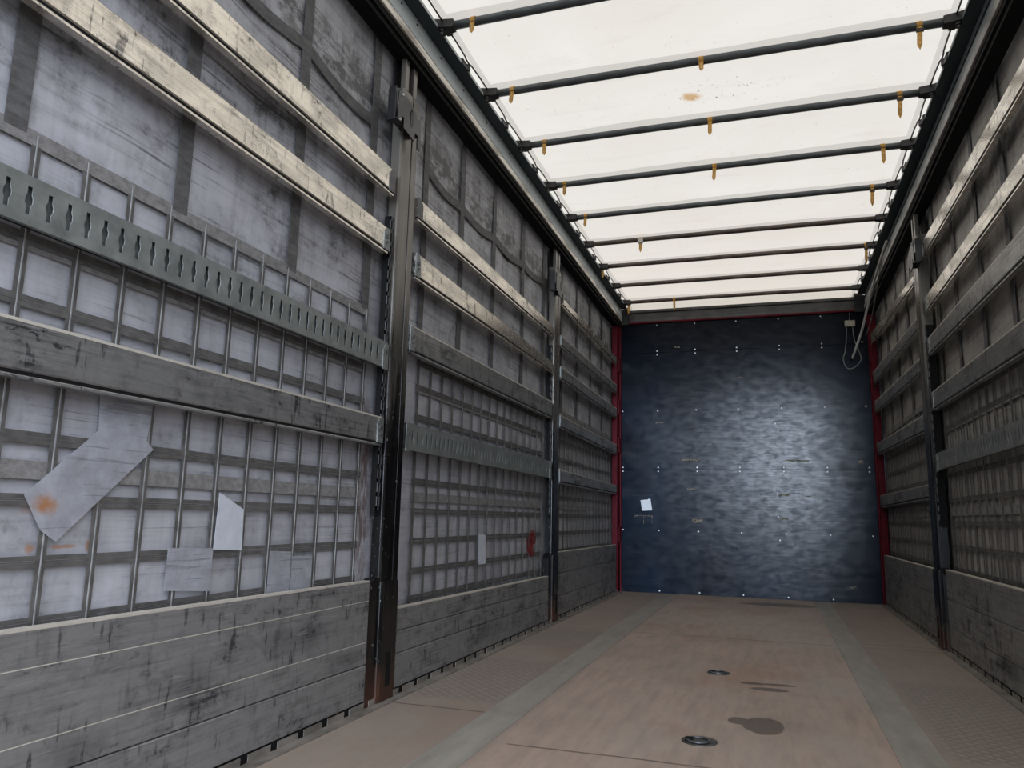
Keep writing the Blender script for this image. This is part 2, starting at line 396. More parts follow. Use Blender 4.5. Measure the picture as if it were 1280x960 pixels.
# scuff marks and pale scratches
s1 = b.rng(b.noise(1, (3, 40, 1), 4, .6), .72, .76)
c = b.mix(b.math('MULTIPLY', s1, .25), c, (.55, .48, .42))
MAT['floor'] = b.out(c, b.math('SUBTRACT', b.rng(g1, 0, 1, .50, .62), b.math('MULTIPLY', wet, .15)), 0, .4, bump=b.math('ADD', tr_, b.math('MULTIPLY', g3, .3)), bump_s=.35, bump_d=.003)
b = NB('grey_floor_steel_strip')
c = b.mix(b.rng(b.noise(1, (12, 2.4, 1), 6, .65), .35, .7), (.28, .26, .225), (.40, .375, .335))
c = b.mix(b.rng(b.noise(3, detail=5), .58, .70), c, (.29, .23, .18))
MAT['strip'] = b.out(c, .5, .15, .4)
b = NB('floor_edge_metal')
c = b.mix(b.rng(b.noise(1, (20, 8, 20), 5), .4, .7), (.28, .255, .225), (.13, .12, .105))
MAT['edge'] = b.out(c, .5, .3, .4)

# ------------------------------------------------------------------ mesh helpers
def box(bm, x0, x1, y0, y1, z0, z1):
    vs = [bm.verts.new((x, y, z)) for x in (x0, x1) for y in (y0, y1) for z in (z0, z1)]
    for f in ((0, 1, 3, 2), (4, 6, 7, 5), (0, 4, 5, 1), (2, 3, 7, 6), (0, 2, 6, 4), (1, 5, 7, 3)):
        bm.faces.new([vs[i] for i in f])
    return bm
def B(*boxes):
    bm = bmesh.new()
    for q in boxes: box(bm, *q)
    return bm
def prism(bm, poly, axis, a0, a1, a0s=None):
    """extrude a 2-D polygon; axis 'y': poly is (x,z); 'z': (x,y); 'x': (y,z)"""
    def P(p, a):
        return {'y': (p[0], a, p[1]), 'z': (p[0], p[1], a), 'x': (a, p[0], p[1])}[axis]
    v0 = [bm.verts.new(P(p, a0)) for p in poly]; v1 = [bm.verts.new(P(p, a1)) for p in poly]
    n = len(poly)
    bm.faces.new(v0); bm.faces.new(v1[::-1])
    for i in range(n): bm.faces.new((v0[i], v0[(i + 1) % n], v1[(i + 1) % n], v1[i]))
    return bm
def tilt_prism(bm, poly, y0, y1, dz0, dz1):
    """profile (x,z) along y, shifted by dz0 at y0 and dz1 at y1"""
    v0 = [bm.verts.new((x, y0, z + dz0)) for x, z in poly]; v1 = [bm.verts.new((x, y1, z + dz1)) for x, z in poly]
    n = len(poly)
    bm.faces.new(v0); bm.faces.new(v1[::-1])
    for i in range(n): bm.faces.new((v0[i], v0[(i + 1) % n], v1[(i + 1) % n], v1[i]))
    return bm
def smooth_path(pts, n=8):
    pts = [Vector(p) for p in pts]; out = []
    for i in range(len(pts) - 1):
        p0, p1, p2, p3 = pts[max(i - 1, 0)], pts[i], pts[i + 1], pts[min(i + 2, len(pts) - 1)]
        for k in range(n):
            t = k / n
            out.append(.5 * ((2 * p1) + (p2 - p0) * t + (2 * p0 - 5 * p1 + 4 * p2 - p3) * t * t + (3 * p1 - p0 - 3 * p2 + p3) * t ** 3))
    out.append(pts[-1]); return out
def tube(bm, pts, r, seg=8, flat=1.0):
    pts = [Vector(p) for p in pts]; rings = []
    up = Vector((0, 0, 1))
    for i, p in enumerate(pts):
        t = (pts[min(i + 1, len(pts) - 1)] - pts[max(i - 1, 0)]).normalized()
        a = t.cross(up)
        if a.length < .05: a = t.cross(Vector((0, 1, 0)))
        a.normalize(); c = a.cross(t).normalized()
        rings.append([bm.verts.new(p + a * (r * math.cos(2 * math.pi * k / seg)) + c * (r * flat * math.sin(2 * math.pi * k / seg))) for k in range(seg)])
    for i in range(len(rings) - 1):
        for k in range(seg):
            bm.faces.new((rings[i][k], rings[i][(k + 1) % seg], rings[i + 1][(k + 1) % seg], rings[i + 1][k]))
    bm.faces.new(rings[0][::-1]); bm.faces.new(rings[-1])
    return bm
def cyl(bm, c, axis, r, h, seg=16):
    c = Vector(c); a = Vector(axis).normalized()
    return tube(bm, [c, c + a * h], r, seg)
def plate(outline, holes, x, th):
    """flat plate in the y-z plane with real holes; outline/holes are (y,z) lists; from x to x+th"""
    cu = bpy.data.curves.new('outline', 'CURVE'); cu.dimensions = '2D'; cu.fill_mode = 'BOTH'; cu.extrude = abs(th) / 2
    for poly in [outline] + holes:
        s = cu.splines.new('POLY'); s.points.add(len(poly) - 1); s.use_cyclic_u = True
        for i, (a, c) in enumerate(poly): s.points[i].co = (a, c, 0, 1)
    o = bpy.data.objects.new('outline', cu); COL.objects.link(o)
    dg = bpy.context.evaluated_depsgraph_get()
    me = bpy.data.meshes.new_from_object(o.evaluated_get(dg))
    bm = bmesh.new(); bm.from_mesh(me)
    for v in bm.verts: v.co = Vector((x + th / 2 + v.co.z, v.co.x, v.co.y))
    bpy.data.objects.remove(o); bpy.data.curves.remove(cu); bpy.data.meshes.remove(me)
    bmesh.ops.remove_doubles(bm, verts=bm.verts, dist=1e-6)
    return bm

WLOC = {}
def props(o, label=None, cat=None, group=None, kind=None):
    if label: o['label'] = label
    if cat: o['category'] = cat
    if group: o['group'] = group
    if kind: o['kind'] = kind
    return o
def thing(name, loc, label, cat, group=None, kind=None):
    o = bpy.data.objects.new(name, None); COL.objects.link(o); o.location = loc; o.empty_display_size = .1
    WLOC[o.name] = Vector(loc)
    return props(o, label, cat, group, kind)
def obj(name, bm, mat, parent=None, bevel=0.0, smooth=False, label=None):
    """bm is given in world coordinates"""
    bmesh.ops.recalc_face_normals(bm, faces=bm.faces)
    off = WLOC[parent.name] if parent else Vector((0, 0, 0))
    if off.length: bmesh.ops.translate(bm, verts=bm.verts, vec=-off)
    me = bpy.data.meshes.new(name); bm.to_mesh(me); bm.free()
    for m in (mat if isinstance(mat, (list, tuple)) else [mat]): me.materials.append(m)
    if smooth:
        for p in me.polygons: p.use_smooth = True
    o = bpy.data.objects.new(name, me); COL.objects.link(o)
    if parent: o.parent = parent
    WLOC[o.name] = off
    if bevel:
        md = o.modifiers.new('bevel', 'BEVEL'); md.width = bevel; md.segments = 2; md.limit_method = 'ANGLE'
    if label: o['label'] = label
    return o

# ------------------------------------------------------------------ setting
W = 1.24
DEPTH = 8.133
props(obj('ground', B((-30, 30, -40, 40, -1.25, -1.2)), MAT['ground']), 'grey ground far below the load floor', None, None, 'structure')
fl = props(obj('floor', B((-1.196, 1.196, .25, DEPTH + .02, -.03, 0)), MAT['floor']), 'worn brown wooden load floor with damp spots', None, None, 'structure')
props(obj('trim_1', B((-.80, -.652, .25, 7.98, -.01, .0025)), MAT['strip']), 'grey metal strip along the left of the brown floor', None, None, 'structure')
props(obj('trim_2', B((.615, .755, .25, 8.05, -.01, .0025)), MAT['strip']), 'grey metal strip along the right of the brown floor', None, None, 'structure')

# roof sheet
bm = bmesh.new()
NX, NY = 48, 140
Y0, Y1 = .25, 8.16
rows = []
for j in range(NY + 1):
    y = Y0 + (Y1 - Y0) * j / NY; row = []
    ph = ((y - 3.004) / .6085) % 1.0
    for i in range(NX + 1):
        x = -1.30 + 2.60 * i / NX
        z = 3.024 - .010 * math.sin(math.pi * ph) ** 2 * (1 - (x / 1.3) ** 2) + .004 * math.sin(x * 5 + y * 3.1) * math.sin(y * 4.3 + x)
        ax = abs(x)
        if y > 8.0: z -= (y - 8.0) * .42
        if ax > 1.12: z -= (ax - 1.12) * .32
        row.append(bm.verts.new((x, y, z)))
    rows.append(row)
for j in range(NY):
    for i in range(NX):
        bm.faces.new((rows[j][i], rows[j][i + 1], rows[j + 1][i + 1], rows[j + 1][i]))
props(obj('ceiling', bm, MAT['roof'], smooth=True), 'cream translucent tarpaulin roof lit by daylight', None, None, 'structure')

# front wall: three plywood sheets one above the other
bm = B((-1.34, 1.34, DEPTH + .02, DEPTH + .03, 0, 2.83), (-1.25, 1.25, DEPTH, DEPTH + .025, 0.001, 1.2485), (-1.25, 1.25, DEPTH, DEPTH + .025, 1.2515, 2.4885), (-1.25, 1.25, DEPTH, DEPTH + .025, 2.4915, 2.82))
fw = props(obj('wall_front', bm, MAT['ply']), 'dark navy plywood front wall with scratches and bolt rows', None, None, 'structure')
BX = [-1.207, -.838, -.442, -.022, .395, .797, 1.17]
def bolt(x, z):
    bm = bmesh.new(); cyl(bm, (x, DEPTH, z), (0, -1, 0), .0072, .004, 10); obj('bolt', bm, MAT['bolt'], fw)
for x in BX[1:6]:
    bolt(x, 2.79); bolt(x, 2.508); bolt(x, 2.468); bolt(x, .024)
for x in BX:
    bolt(x, 1.866); bolt(x, 1.27); bolt(x, 1.23); bolt(x, .625)
for x, z in ((1.169, 2.506), (.328, 1.712), (.331, 1.022), (.329, .79), (.336, .561)): bolt(x, z)
def jag(x0, x1, z0, z1, n, seed):
    r = random.Random(seed); top = []; bot = []
    for i in range(n + 1):
        x = x0 + (x1 - x0) * i / n
        top.append((x, z1 - r.random() * (z1 - z0) * .25)); bot.append((x, z0 + r.random() * (z1 - z0) * .55))
    return top + bot[::-1]
for k, (x0, x1, z0, z1) in enumerate(((-.50, -.40, .70, .76), (-.60, -.42, 1.335, 1.36), (-.55, -.46, 1.035, 1.06), (.42, .63, 1.325, 1.35), (.34, .44, .985, 1.015), (.56, .64, .98, 1.0), (.34, .42, .75, .78), (1.08, 1.12, 1.30, 1.345), (.94, 1.0, .13, .155), (-.66, -.60, 2.53, 2.55), (-.86, -.78, 1.73, 1.745), (-.03, .03, 2.19, 2.20))):
    bm = bmesh.new(); prism(bm, jag(x0, x1, z0, z1, 7, k), 'y', DEPTH - .0012, DEPTH + .002)
    obj('label_residue', bm, MAT['residue'], fw)
bm = B((-1.085, -.90, DEPTH - .001, DEPTH + .001, .768, .774), (-.912, -.905, DEPTH - .001, DEPTH + .001, .70, .77), (-.995, -.99, DEPTH - .001, DEPTH + .001, .69, .77), (-1.085, -1.08, DEPTH - .001, DEPTH + .001, .745, .77))
obj('label_outline', bm, MAT['residue'], fw)

# red frame and header of the front wall
props(obj('trim_3', B((-1.17, 1.15, DEPTH - .03, DEPTH + .02, 2.812, 2.832)), MAT['red'], bevel=.003), 'thin red strip along the top of the navy wall', None, None, 'structure')
bm = bmesh.new(); prism(bm, [(DEPTH - .012, 2.832), (DEPTH - .012, 2.87), (DEPTH - .004, 2.876), (DEPTH - .004, 2.93), (DEPTH - .02, 2.94), (DEPTH - .02, 2.965), (DEPTH + .03, 2.965), (DEPTH + .03, 2.832)], 'x', -1.135, 1.115)
props(obj('trim_4', bm, MAT['header']), 'grey steel header beam above the navy wall', None, None, 'structure')
bm = B((-1.25, -1.135, DEPTH - .06, DEPTH + .02, 2.80, 3.0), (1.115, 1.25, DEPTH - .06, DEPTH + .02, 2.80, 3.0))
props(obj('trim_5', bm, MAT['black']), 'black upper corner blocks above the navy wall', None, None, 'structure')
for s, nm in ((-1, 'trim_6'), (1, 'trim_7')):
    y0 = 7.95 if s < 0 else 8.03
    bs = [(s * 1.235, s * 1.29, y0, DEPTH, 0, 2.80), (s * 1.222, s * 1.25, DEPTH - .035, DEPTH + .01, 0, 2.80)]
    for z in (.50, 1.42, 1.83, 2.28): bs.append((s * 1.226, s * 1.24, DEPTH - .10, DEPTH - .03, z, z + .16))
    props(obj(nm, B(*bs), MAT['red'], bevel=.004), 'red corner post at the %s edge of the navy wall' % ('left' if s < 0 else 'right'), None, None, 'structure')

# long roof rails
for s, nm in ((-1, 'trim_8'), (1, 'trim_9')):
    sd = 'left' if s < 0 else 'right'
    ye = 8.03
    bm = bmesh.new()
    prof = [(1.20, 2.868), (1.20, 2.905), (1.203, 2.908), (1.203, 2.966), (1.14, 2.966), (1.14, 2.985), (1.30, 2.985), (1.30, 2.868)]
    prism(bm, [(s * x, z) for x, z in prof], 'y', .25, ye)
    r = props(obj(nm, bm, MAT['rail'] if s < 0 else MAT['rail_dull']), ('blue grey metal' if s < 0 else 'dark grey metal') + ' roof rail along the top of the %s side' % sd, None, None, 'structure')
    bm = B((s * 1.1385, s * 1.2025, .25, ye, 2.9635, 2.9665)); 
    if s > 0: box(bm, s * 1.196, s * 1.20, .25, ye, 2.915, 2.925)
    obj('underside', bm, MAT['rail_under'], r, label='underside of the rail, its shade put into the colour')
    obj('light_strip', B((s * 1.194, s * 1.29, .25, ye, 2.818, 2.857)), MAT['rail_strip'] if s < 0 else MAT['rail_strip_dull'], r, bevel=.002, label='worn pale metal strip')
    obj('gasket', B((s * 1.205, s * 1.29, .25, ye, 2.857, 2.868), (s * 1.206, s * 1.218, .25, ye, 2.79, 2.818), (s * 1.218, s * 1.29, .25, ye, 2.765, 2.818)), MAT['gap'], r, label='black rubber gasket')
    if s < 0:
        bm = bmesh.new()
        for y in (2.55, 2.72, 2.88, 3.15, 3.45, 3.8, 4.2, 4.65, 5.2, 5.9): cyl(bm, (s * 1.203, y, 2.935), (1, 0, 0), .006, .003, 8)
        obj('rivet', bm, MAT['black'], r)

# ------------------------------------------------------------------ side curtains
def curtain(s, mat, label, vert_runs, strips, sag_runs):
    t = thing('side_curtain', (s * 1.30, 4.2, 0.3), label, 'curtain')
    bm = bmesh.new(); ny, nz = 130, 30; g = []
    for j in range(ny + 1):
        y = .28 + 7.87 * j / ny; row = []
        for i in range(nz + 1):
            z = -.03 + 2.87 * i / nz
            d = .004 * math.sin(y * 5.9 + 1.3 * math.sin(z * 2)) * math.sin(z * 2.6 + .5) + (.003 * math.sin(y * 17 + z * 3) if z > 1.6 else 0)
            row.append(bm.verts.new((s * (1.306 + d), y, z)))
        g.append(row)
    for j in range(ny):
        for i in range(nz): bm.faces.new((g[j][i], g[j + 1][i], g[j + 1][i + 1], g[j][i + 1]))
    obj('sheet', bm, mat, t, smooth=True)
    xa = s * 1.2955
    def strip(bm, y0, y1, z0, z1, x=xa, th=.001): box(bm, x, x + s * th, y0, y1, z0, z1)
    # dark vertical bands of the upper sheet, and the drooping cross band
    bm = bmesh.new()
    for y in strips: strip(bm, y - .028, y + .028, 1.56, 2.84, s * 1.2945)
    for run in sag_runs:
        for (ya, za), (yb, zb) in zip(run[:-1], run[1:]):
            n = 10
            for k in range(n):
                f0, f1 = k / n, (k + 1) / n
                dip = lambda f: -.028 * math.sin(math.pi * f)
                y0, y1 = ya + (yb - ya) * f0, ya + (yb - ya) * f1
                z0, z1 = za + (zb - za) * f0 + dip(f0), za + (zb - za) * f1 + dip(f1)
                vs = [bm.verts.new((s * 1.2942, y0, z0 - .024)), bm.verts.new((s * 1.2942, y1, z1 - .024)), bm.verts.new((s * 1.2942, y1, z1 + .024)), bm.verts.new((s * 1.2942, y0, z0 + .024))]
                bm.faces.new(vs)
    obj('reinforcing_band', bm, MAT['band'], t, label='dark vertical bands and drooping cross band')
    bm = bmesh.new()
    for r0, r1, st in vert_runs:
        e0, e1 = (r0 - .1185 if abs(r0 - 1.761) < .01 else r0 - .02), r1 + .02
        strip(bm, e0, e1, 1.538, 1.574, s * 1.2950); strip(bm, e0, e1, .797, .838, s * 1.2950); strip(bm, e0, e1, 1.300, 1.335, s * 1.2950)
    obj('cross_band', bm, MAT['band_pale'], t, label='grey cross bands behind the lattice')
    tp = bmesh.new(); wr = bmesh.new(); wd = bmesh.new()
    for r0, r1, st in vert_runs:
        n = int(round((r1 - r0) / st))
        for k in range(n + 1):
            y = r0 + (r1 - r0) * k / n
            strip(tp, y - .0122, y + .0122, .30, 1.54, s * 1.2935)
            box(wr if (s < 0 and y < 2.8) else wd, s * 1.2915, s * 1.2935, y - .0015, y + .0015, .30, 1.565)
        e0, e1 = (r0 - .1185 if abs(r0 - 1.761) < .01 else r0 - .02), r1 + .02
        for z in (.365, .485, .617, .752, .888, 1.035, 1.185, 1.325, 1.44):
            strip(tp, e0, e1, z + .0028, z + .0135, s * 1.2930); strip(tp, e0, e1, z - .0135, z - .0028, s * 1.2930)
            box(tp, s * 1.2925, s * 1.2935, e0, e1, z - .0016, z + .0016)
    obj('lattice_tape', tp, MAT['tape'], t, label='dark tape lattice on the lower half')
    if s < 0: obj('lattice_wire', wr, MAT['wire'], t, label='pale upright wires in the nearest field')
    obj('lattice_wire', wd, MAT['tape'], t, label='dark upright wires of the lattice')
    return t
L_STR = [.62, 1.15, 1.655, 2.195, 2.712, 3.24, 3.716, 4.235, 4.825, 5.34, 5.87, 6.40, 6.93, 7.46]
cl = curtain(-1, MAT['curtain'], 'grey tarpaulin curtain behind the boards along the left side',
    [(.37, 1.622, .139), (1.761, 2.728, .1381), (3.243, 5.349, .1404), (5.70, 7.84, .139)], L_STR,
    [[(1.15, 2.40), (1.655, 2.40), (2.195, 2.415), (2.712, 2.385)], [(3.24, 2.42), (3.716, 2.40), (4.235, 2.415), (4.825, 2.435), (5.34, 2.475)], [(5.87, 2.45), (6.40, 2.45), (6.93, 2.45), (7.46, 2.45)]])
cr = curtain(1, MAT['curtain_r'], 'grey brown tarpaulin curtain behind the boards along the right side',
    [(2.96, 5.34, .1404), (5.60, 7.98, .139)], [3.26, 3.785, 4.275, 4.80, 5.30, 5.85, 6.38, 6.9, 7.43, 7.9], [])
def film(name, pts, x, mat, label):
    bm = bmesh.new(); prism(bm, pts, 'x', x, x + .0008); obj(name, bm, mat, cl, label=label)
film('repair_patch', [(1.525, .985), (1.637, .892), (1.372, .66), (1.33, .685), (1.278, .763)], -1.2885, MAT['film'], 'pale film patch set askew across the lattice')
film('repair_patch', [(1.448, 1.04), (1.625, 1.04), (1.612, .905), (1.458, .90)], -1.2892, MAT['film'], 'pale film patch below the board')
film('repair_patch', [(1.906, .625), (1.914, .79), (2.030, .742), (2.037, .618)], -1.2887, MAT['film_white'], 'whitish patch with slanted top edge')
film('repair_patch', [(1.723, .523), (1.726, .635), (1.905, .629), (1.906, .508)], -1.2887, MAT['film'], 'square crinkled film patch')
film('repair_patch', [(2.178, .45), (2.18, .612), (2.30, .605), (2.302, .45)], -1.2888, MAT['film'], 'upright film patch standing above the sideboard')
film('repair_patch', [(2.31, .45), (2.31, .59), (2.43, .585), (2.43, .45)], -1.2888, MAT['film'], 'small greyish film patch')
film('repair_patch', [(4.10, .47), (4.09, .635), (4.20, .63), (4.21, .47)], -1.2885, MAT['film_white'], 'pale strip patch deeper inside')

film('paint_mark', [(5.03, .565), (5.05, .625), (5.10, .655), (5.16, .645), (5.21, .60), (5.20, .56), (5.13, .55), (5.19, .49), (5.15, .475), (5.03, .478), (5.02, .52)], -1.2885, MAT['red_mark'], 'smeared red paint mark')

# ------------------------------------------------------------------ boards
def lath(s, y0, y1, za0, zb0, za1, zb1, label, group, mat='lath', brackets=(True, True), tab=False):
    """za: top, zb: bottom, at the near end (0) and the far end (1)"""
    xf = s * 1.236
    t = thing('side_lath', (s * 1.25, (y0 + y1) / 2, zb0), label, 'lath', group)
    def X(d): return s * (1.236 + d)       # d grows outward
    bm = bmesh.new()
    h0, h1 = za0 - zb0, za1 - zb1
    n = 6
    def sect(y, top, bot):
        p = [(0.003, top), (0, top - .004), (0, bot + .004), (.003, bot), (.016, bot), (.016, bot - .009), (.002, bot - .009), (.001, bot - .011), (.001, bot - .017), (.026, bot - .017), (.026, top)]
        return [bm.verts.new((X(d), y, z)) for d, z in p]
    a = sect(y0, za0, zb0); c = sect(y1, za1, zb1); m = len(a)
    bm.faces.new(a); bm.faces.new(c[::-1])
    for i in range(m): bm.faces.new((a[i], a[(i + 1) % m], c[(i + 1) % m], c[i]))
    obj('board', bm, MAT[mat], t)
    bm = bmesh.new()
    p0 = [(X(.0155), zb0 - .0085), (X(.0035), zb0 - .0085), (X(.0035), zb0 - .0005), (X(.0155), zb0 - .0005)]
    tilt_prism(bm, p0, y0 + .001, y1 - .001, 0, zb1 - zb0)
    obj('groove', bm, MAT['gap'], t)
    if mat == 'lath_low':
        bm = bmesh.new(); tilt_prism(bm, [(X(-.0008), za0 - .006), (X(-.0008), za0 + .001), (X(.027), za0 + .001), (X(.027), za0 - .006)], y0 + .002, y1 - .002, 0, za1 - za0)
        obj('top_edge', bm, MAT['board_edge'], t, label='top edge with the roof light put into its colour')
    for near, on in ((True, brackets[0]), (False, brackets[1])):
        if not on: continue
        ye, d = (y0, 1) if near else (y1, -1)
        top, bot = (za0, zb0) if near else (za1, zb1)
        h = top - bot
        poly = [(ye - d * .006, bot - .006), (ye + d * .042, bot - .006), (ye + d * .042, bot + h * .72), (ye + d * .022, top - .004), (ye - d * .006, top - .004)]
        bm = bmesh.new(); prism(bm, poly, 'x', xf - s * .0035, xf + s * .002)
        k = obj('end_bracket', bm, MAT['galv'] if not tab else MAT['steel_dark'], t)
        if tab: continue
        for q, rr in ((.55, .010), (.28, .006)):
            bm = bmesh.new(); cyl(bm, (xf - s * .0035, ye + d * .018, bot + h * q), (-s, 0, 0), rr, .005, 10)
            obj('rivet', bm, MAT['steel_dark'], k)
        for q in (.12, .62):
            obj('hook', B((s * 1.243, s * 1.252, min(ye, ye - d * .014), max(ye, ye - d * .014), bot + h * q, bot + h * (q + .2))), MAT['steel'], k)
    return t

def keyhole(y, z, k=1.0):
    w, ww, h = .0056 * k, .0095 * k, .031
    return [(y - w, z - h), (y + w, z - h), (y + w, z - .013), (y + ww, z - .006), (y + ww, z + .006), (y + w, z + .013), (y + w, z + h), (y - w, z + h), (y - w, z + .013), (y - ww, z + .006), (y - ww, z - .006), (y - w, z - .013)]
def slot_rail(s, y0, y1, z0, z1, phase, label, holes=True):
    t = thing('slotted_rail', (s * 1.25, (y0 + y1) / 2, z0), label, 'slotted rail', None)
    zc = (z0 + z1) / 2
    hs = []
    y = phase
    while y < y1 - .05:
        if y > y0 + .06: hs.append(keyhole(y, zc))
        y += .0507
    bm = plate([(y0, z0), (y1, z0), (y1, z1), (y0, z1)], hs, s * 1.236, s * .003)
    obj('face_plate', bm, MAT['galv'], t)
    obj('channel', B((s * 1.239, s * 1.258, y0, y1, z1 - .003, z1), (s * 1.239, s * 1.258, y0, y1, z0, z0 + .003), (s * 1.250, s * 1.258, y0, y1, z0, z1)), MAT['galv'], t)
    for ye, d in ((y0, 1), (y1, -1)):
        bm = bmesh.new(); prism(bm, [(ye - d * .004, z0 - .008), (ye + d * .04, z0 - .008), (ye + d * .04, z0 + .07), (ye + d * .02, z1 - .01), (ye - d * .004, z1 - .01)], 'x', s * 1.2328, s * 1.236)
        k = obj('end_bracket', bm, MAT['galv'], t)
        bm = bmesh.new(); cyl(bm, (s * 1.2328, ye + d * .018, zc + .012), (-s, 0, 0), .008, .004, 10)
        obj('rivet', bm, MAT['steel_dark'], k)
        for q in (.015, .07):
            obj('hook', B((s * 1.243, s * 1.252, min(ye, ye - d * .014), max(ye, ye - d * .014), z0 + q, z0 + q + .025)), MAT['steel'], k)
    return t

LG = 'aluminium laths in front of the curtains'
# left, nearest field
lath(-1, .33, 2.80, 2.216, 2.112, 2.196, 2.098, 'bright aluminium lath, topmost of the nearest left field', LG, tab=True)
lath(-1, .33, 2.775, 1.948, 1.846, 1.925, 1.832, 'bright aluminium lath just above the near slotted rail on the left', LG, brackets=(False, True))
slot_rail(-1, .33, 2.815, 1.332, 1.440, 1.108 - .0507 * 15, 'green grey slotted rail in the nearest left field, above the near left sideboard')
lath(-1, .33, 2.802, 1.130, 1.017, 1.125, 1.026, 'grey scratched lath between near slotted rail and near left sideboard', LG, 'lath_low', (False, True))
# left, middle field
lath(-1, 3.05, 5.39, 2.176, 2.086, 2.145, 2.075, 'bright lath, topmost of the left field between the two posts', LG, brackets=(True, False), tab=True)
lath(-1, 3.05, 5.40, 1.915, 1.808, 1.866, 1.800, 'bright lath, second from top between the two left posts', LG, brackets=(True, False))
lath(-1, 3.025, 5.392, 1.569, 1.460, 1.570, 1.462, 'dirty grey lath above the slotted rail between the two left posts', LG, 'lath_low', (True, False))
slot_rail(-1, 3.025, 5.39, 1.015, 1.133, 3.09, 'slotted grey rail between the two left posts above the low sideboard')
# left, far field
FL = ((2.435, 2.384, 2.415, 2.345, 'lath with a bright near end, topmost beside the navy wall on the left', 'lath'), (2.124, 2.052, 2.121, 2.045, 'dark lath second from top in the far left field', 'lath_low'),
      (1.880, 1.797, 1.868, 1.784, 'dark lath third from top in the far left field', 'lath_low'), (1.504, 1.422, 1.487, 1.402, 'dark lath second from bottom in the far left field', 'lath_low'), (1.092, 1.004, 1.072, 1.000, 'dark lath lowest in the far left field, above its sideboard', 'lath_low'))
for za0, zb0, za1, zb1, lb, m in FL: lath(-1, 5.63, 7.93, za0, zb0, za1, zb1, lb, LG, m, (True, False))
# right, near field
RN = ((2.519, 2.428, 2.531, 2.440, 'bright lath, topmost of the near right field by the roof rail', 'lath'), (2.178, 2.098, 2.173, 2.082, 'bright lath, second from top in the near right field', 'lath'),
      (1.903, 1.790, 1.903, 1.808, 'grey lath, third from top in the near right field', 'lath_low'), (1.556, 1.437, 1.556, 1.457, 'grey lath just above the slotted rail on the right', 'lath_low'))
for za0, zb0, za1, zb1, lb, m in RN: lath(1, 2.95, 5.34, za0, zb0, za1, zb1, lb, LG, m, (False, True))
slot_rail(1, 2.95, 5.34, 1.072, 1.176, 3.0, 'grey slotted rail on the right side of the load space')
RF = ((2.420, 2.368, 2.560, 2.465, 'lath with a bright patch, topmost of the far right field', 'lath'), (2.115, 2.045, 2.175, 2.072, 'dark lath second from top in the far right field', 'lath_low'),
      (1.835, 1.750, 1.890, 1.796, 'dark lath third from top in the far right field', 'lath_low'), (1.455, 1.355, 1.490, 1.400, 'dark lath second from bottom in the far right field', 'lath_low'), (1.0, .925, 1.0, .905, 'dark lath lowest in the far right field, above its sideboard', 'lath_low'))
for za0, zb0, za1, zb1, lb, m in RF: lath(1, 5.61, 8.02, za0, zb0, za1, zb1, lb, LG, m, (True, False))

# sideboards: hollow aluminium planks stacked to one drop side
def sideboard(s, y0, y1, h0, h1, seams, label, pale=()):
    t = thing('sideboard', (s * 1.25, (y0 + y1) / 2, .012), label, 'sideboard', 'aluminium sideboards standing on the floor edge')
    zs = [.029] + sorted(q for q in seams if q not in pale) + [1.0]
    for k in range(len(zs) - 1):
        last = k == len(zs) - 2
        bm = bmesh.new()
        def sec(y, h):
            zb = zs[k] * (h / h0 if k else 1) + .0015; zt = (h if last else zs[k + 1] * h / h0 - .0015)
            p = [(1.243, zb), (1.240, zb + .003), (1.240, zt - .003), (1.243, zt), (1.265, zt), (1.265, zb)]
            return [bm.verts.new((s * x, y, z)) for x, z in p]
        a, c = sec(y0, h0), sec(y1, h1); m = len(a)
        bm.faces.new(a); bm.faces.new(c[::-1])
        for i in range(m): bm.faces.new((a[i], a[(i + 1) % m], c[(i + 1) % m], c[i]))
        obj('plank', bm, MAT['board'], t)
    bm = bmesh.new(); tilt_prism(bm, [(s * 1.2395, h0 - .004), (s * 1.2395, h0 + .002), (s * 1.268, h0 + .002), (s * 1.268, h0 - .004)], y0, y1, 0, h1 - h0)
    obj('top_edge', bm, MAT['board_edge'], t, label='top edge coloured pale as lit by the roof')
    for q in pale:
        obj('seam_line', B((s * 1.2392, s * 1.243, y0 + .002, y1 - .002, q - .0012, q + .0012)), MAT['board_edge'], t, label='pale seam strip')
    return t
sideboard(-1, .30, 2.772, .487, .477, [.168, .248, .402], 'tall dirty grey sideboard nearest on the left, below the patched curtain', (.248, .402))
sideboard(-1, 3.03, 5.372, .350, .328, [.166, .256], 'low grey sideboard between the two left posts')
sideboard(-1, 5.64, 7.90, .484, .476, [.168, .33], 'dark grey sideboard on the left beside the navy wall')
sideboard(1, 2.95, 5.33, .480, .478, [.15, .31], 'dark grey sideboard nearest on the right')
sideboard(1, 5.59, 8.03, .463, .455, [.15, .30], 'dark grey sideboard on the right beside the navy wall')

# floor edge rails with lashing slots
for s in (-1, 1):
    t = thing('floor_edge_rail', (s * 1.22, 4.2, 0), 'slotted metal edge rail along the foot of the %s sideboards' % ('left' if s < 0 else 'right'), 'floor rail')
    bm = bmesh.new(); y = .30
    while y < 8.0:
        nxt = y + .1465
        box(bm, s * 1.238, s * 1.2405, y + .018, nxt - .018, -.03, .026)
        y = nxt
    obj('tooth_strip', bm, MAT['edge'], t)
    obj('flange', B((s * 1.196, s * 1.238, .28, 8.1, -.03, .005)), MAT['edge'], t)
    obj('recess', B((s * 1.2425, s * 1.275, .28, 8.1, -.05, .0275)), MAT['gap'], t)

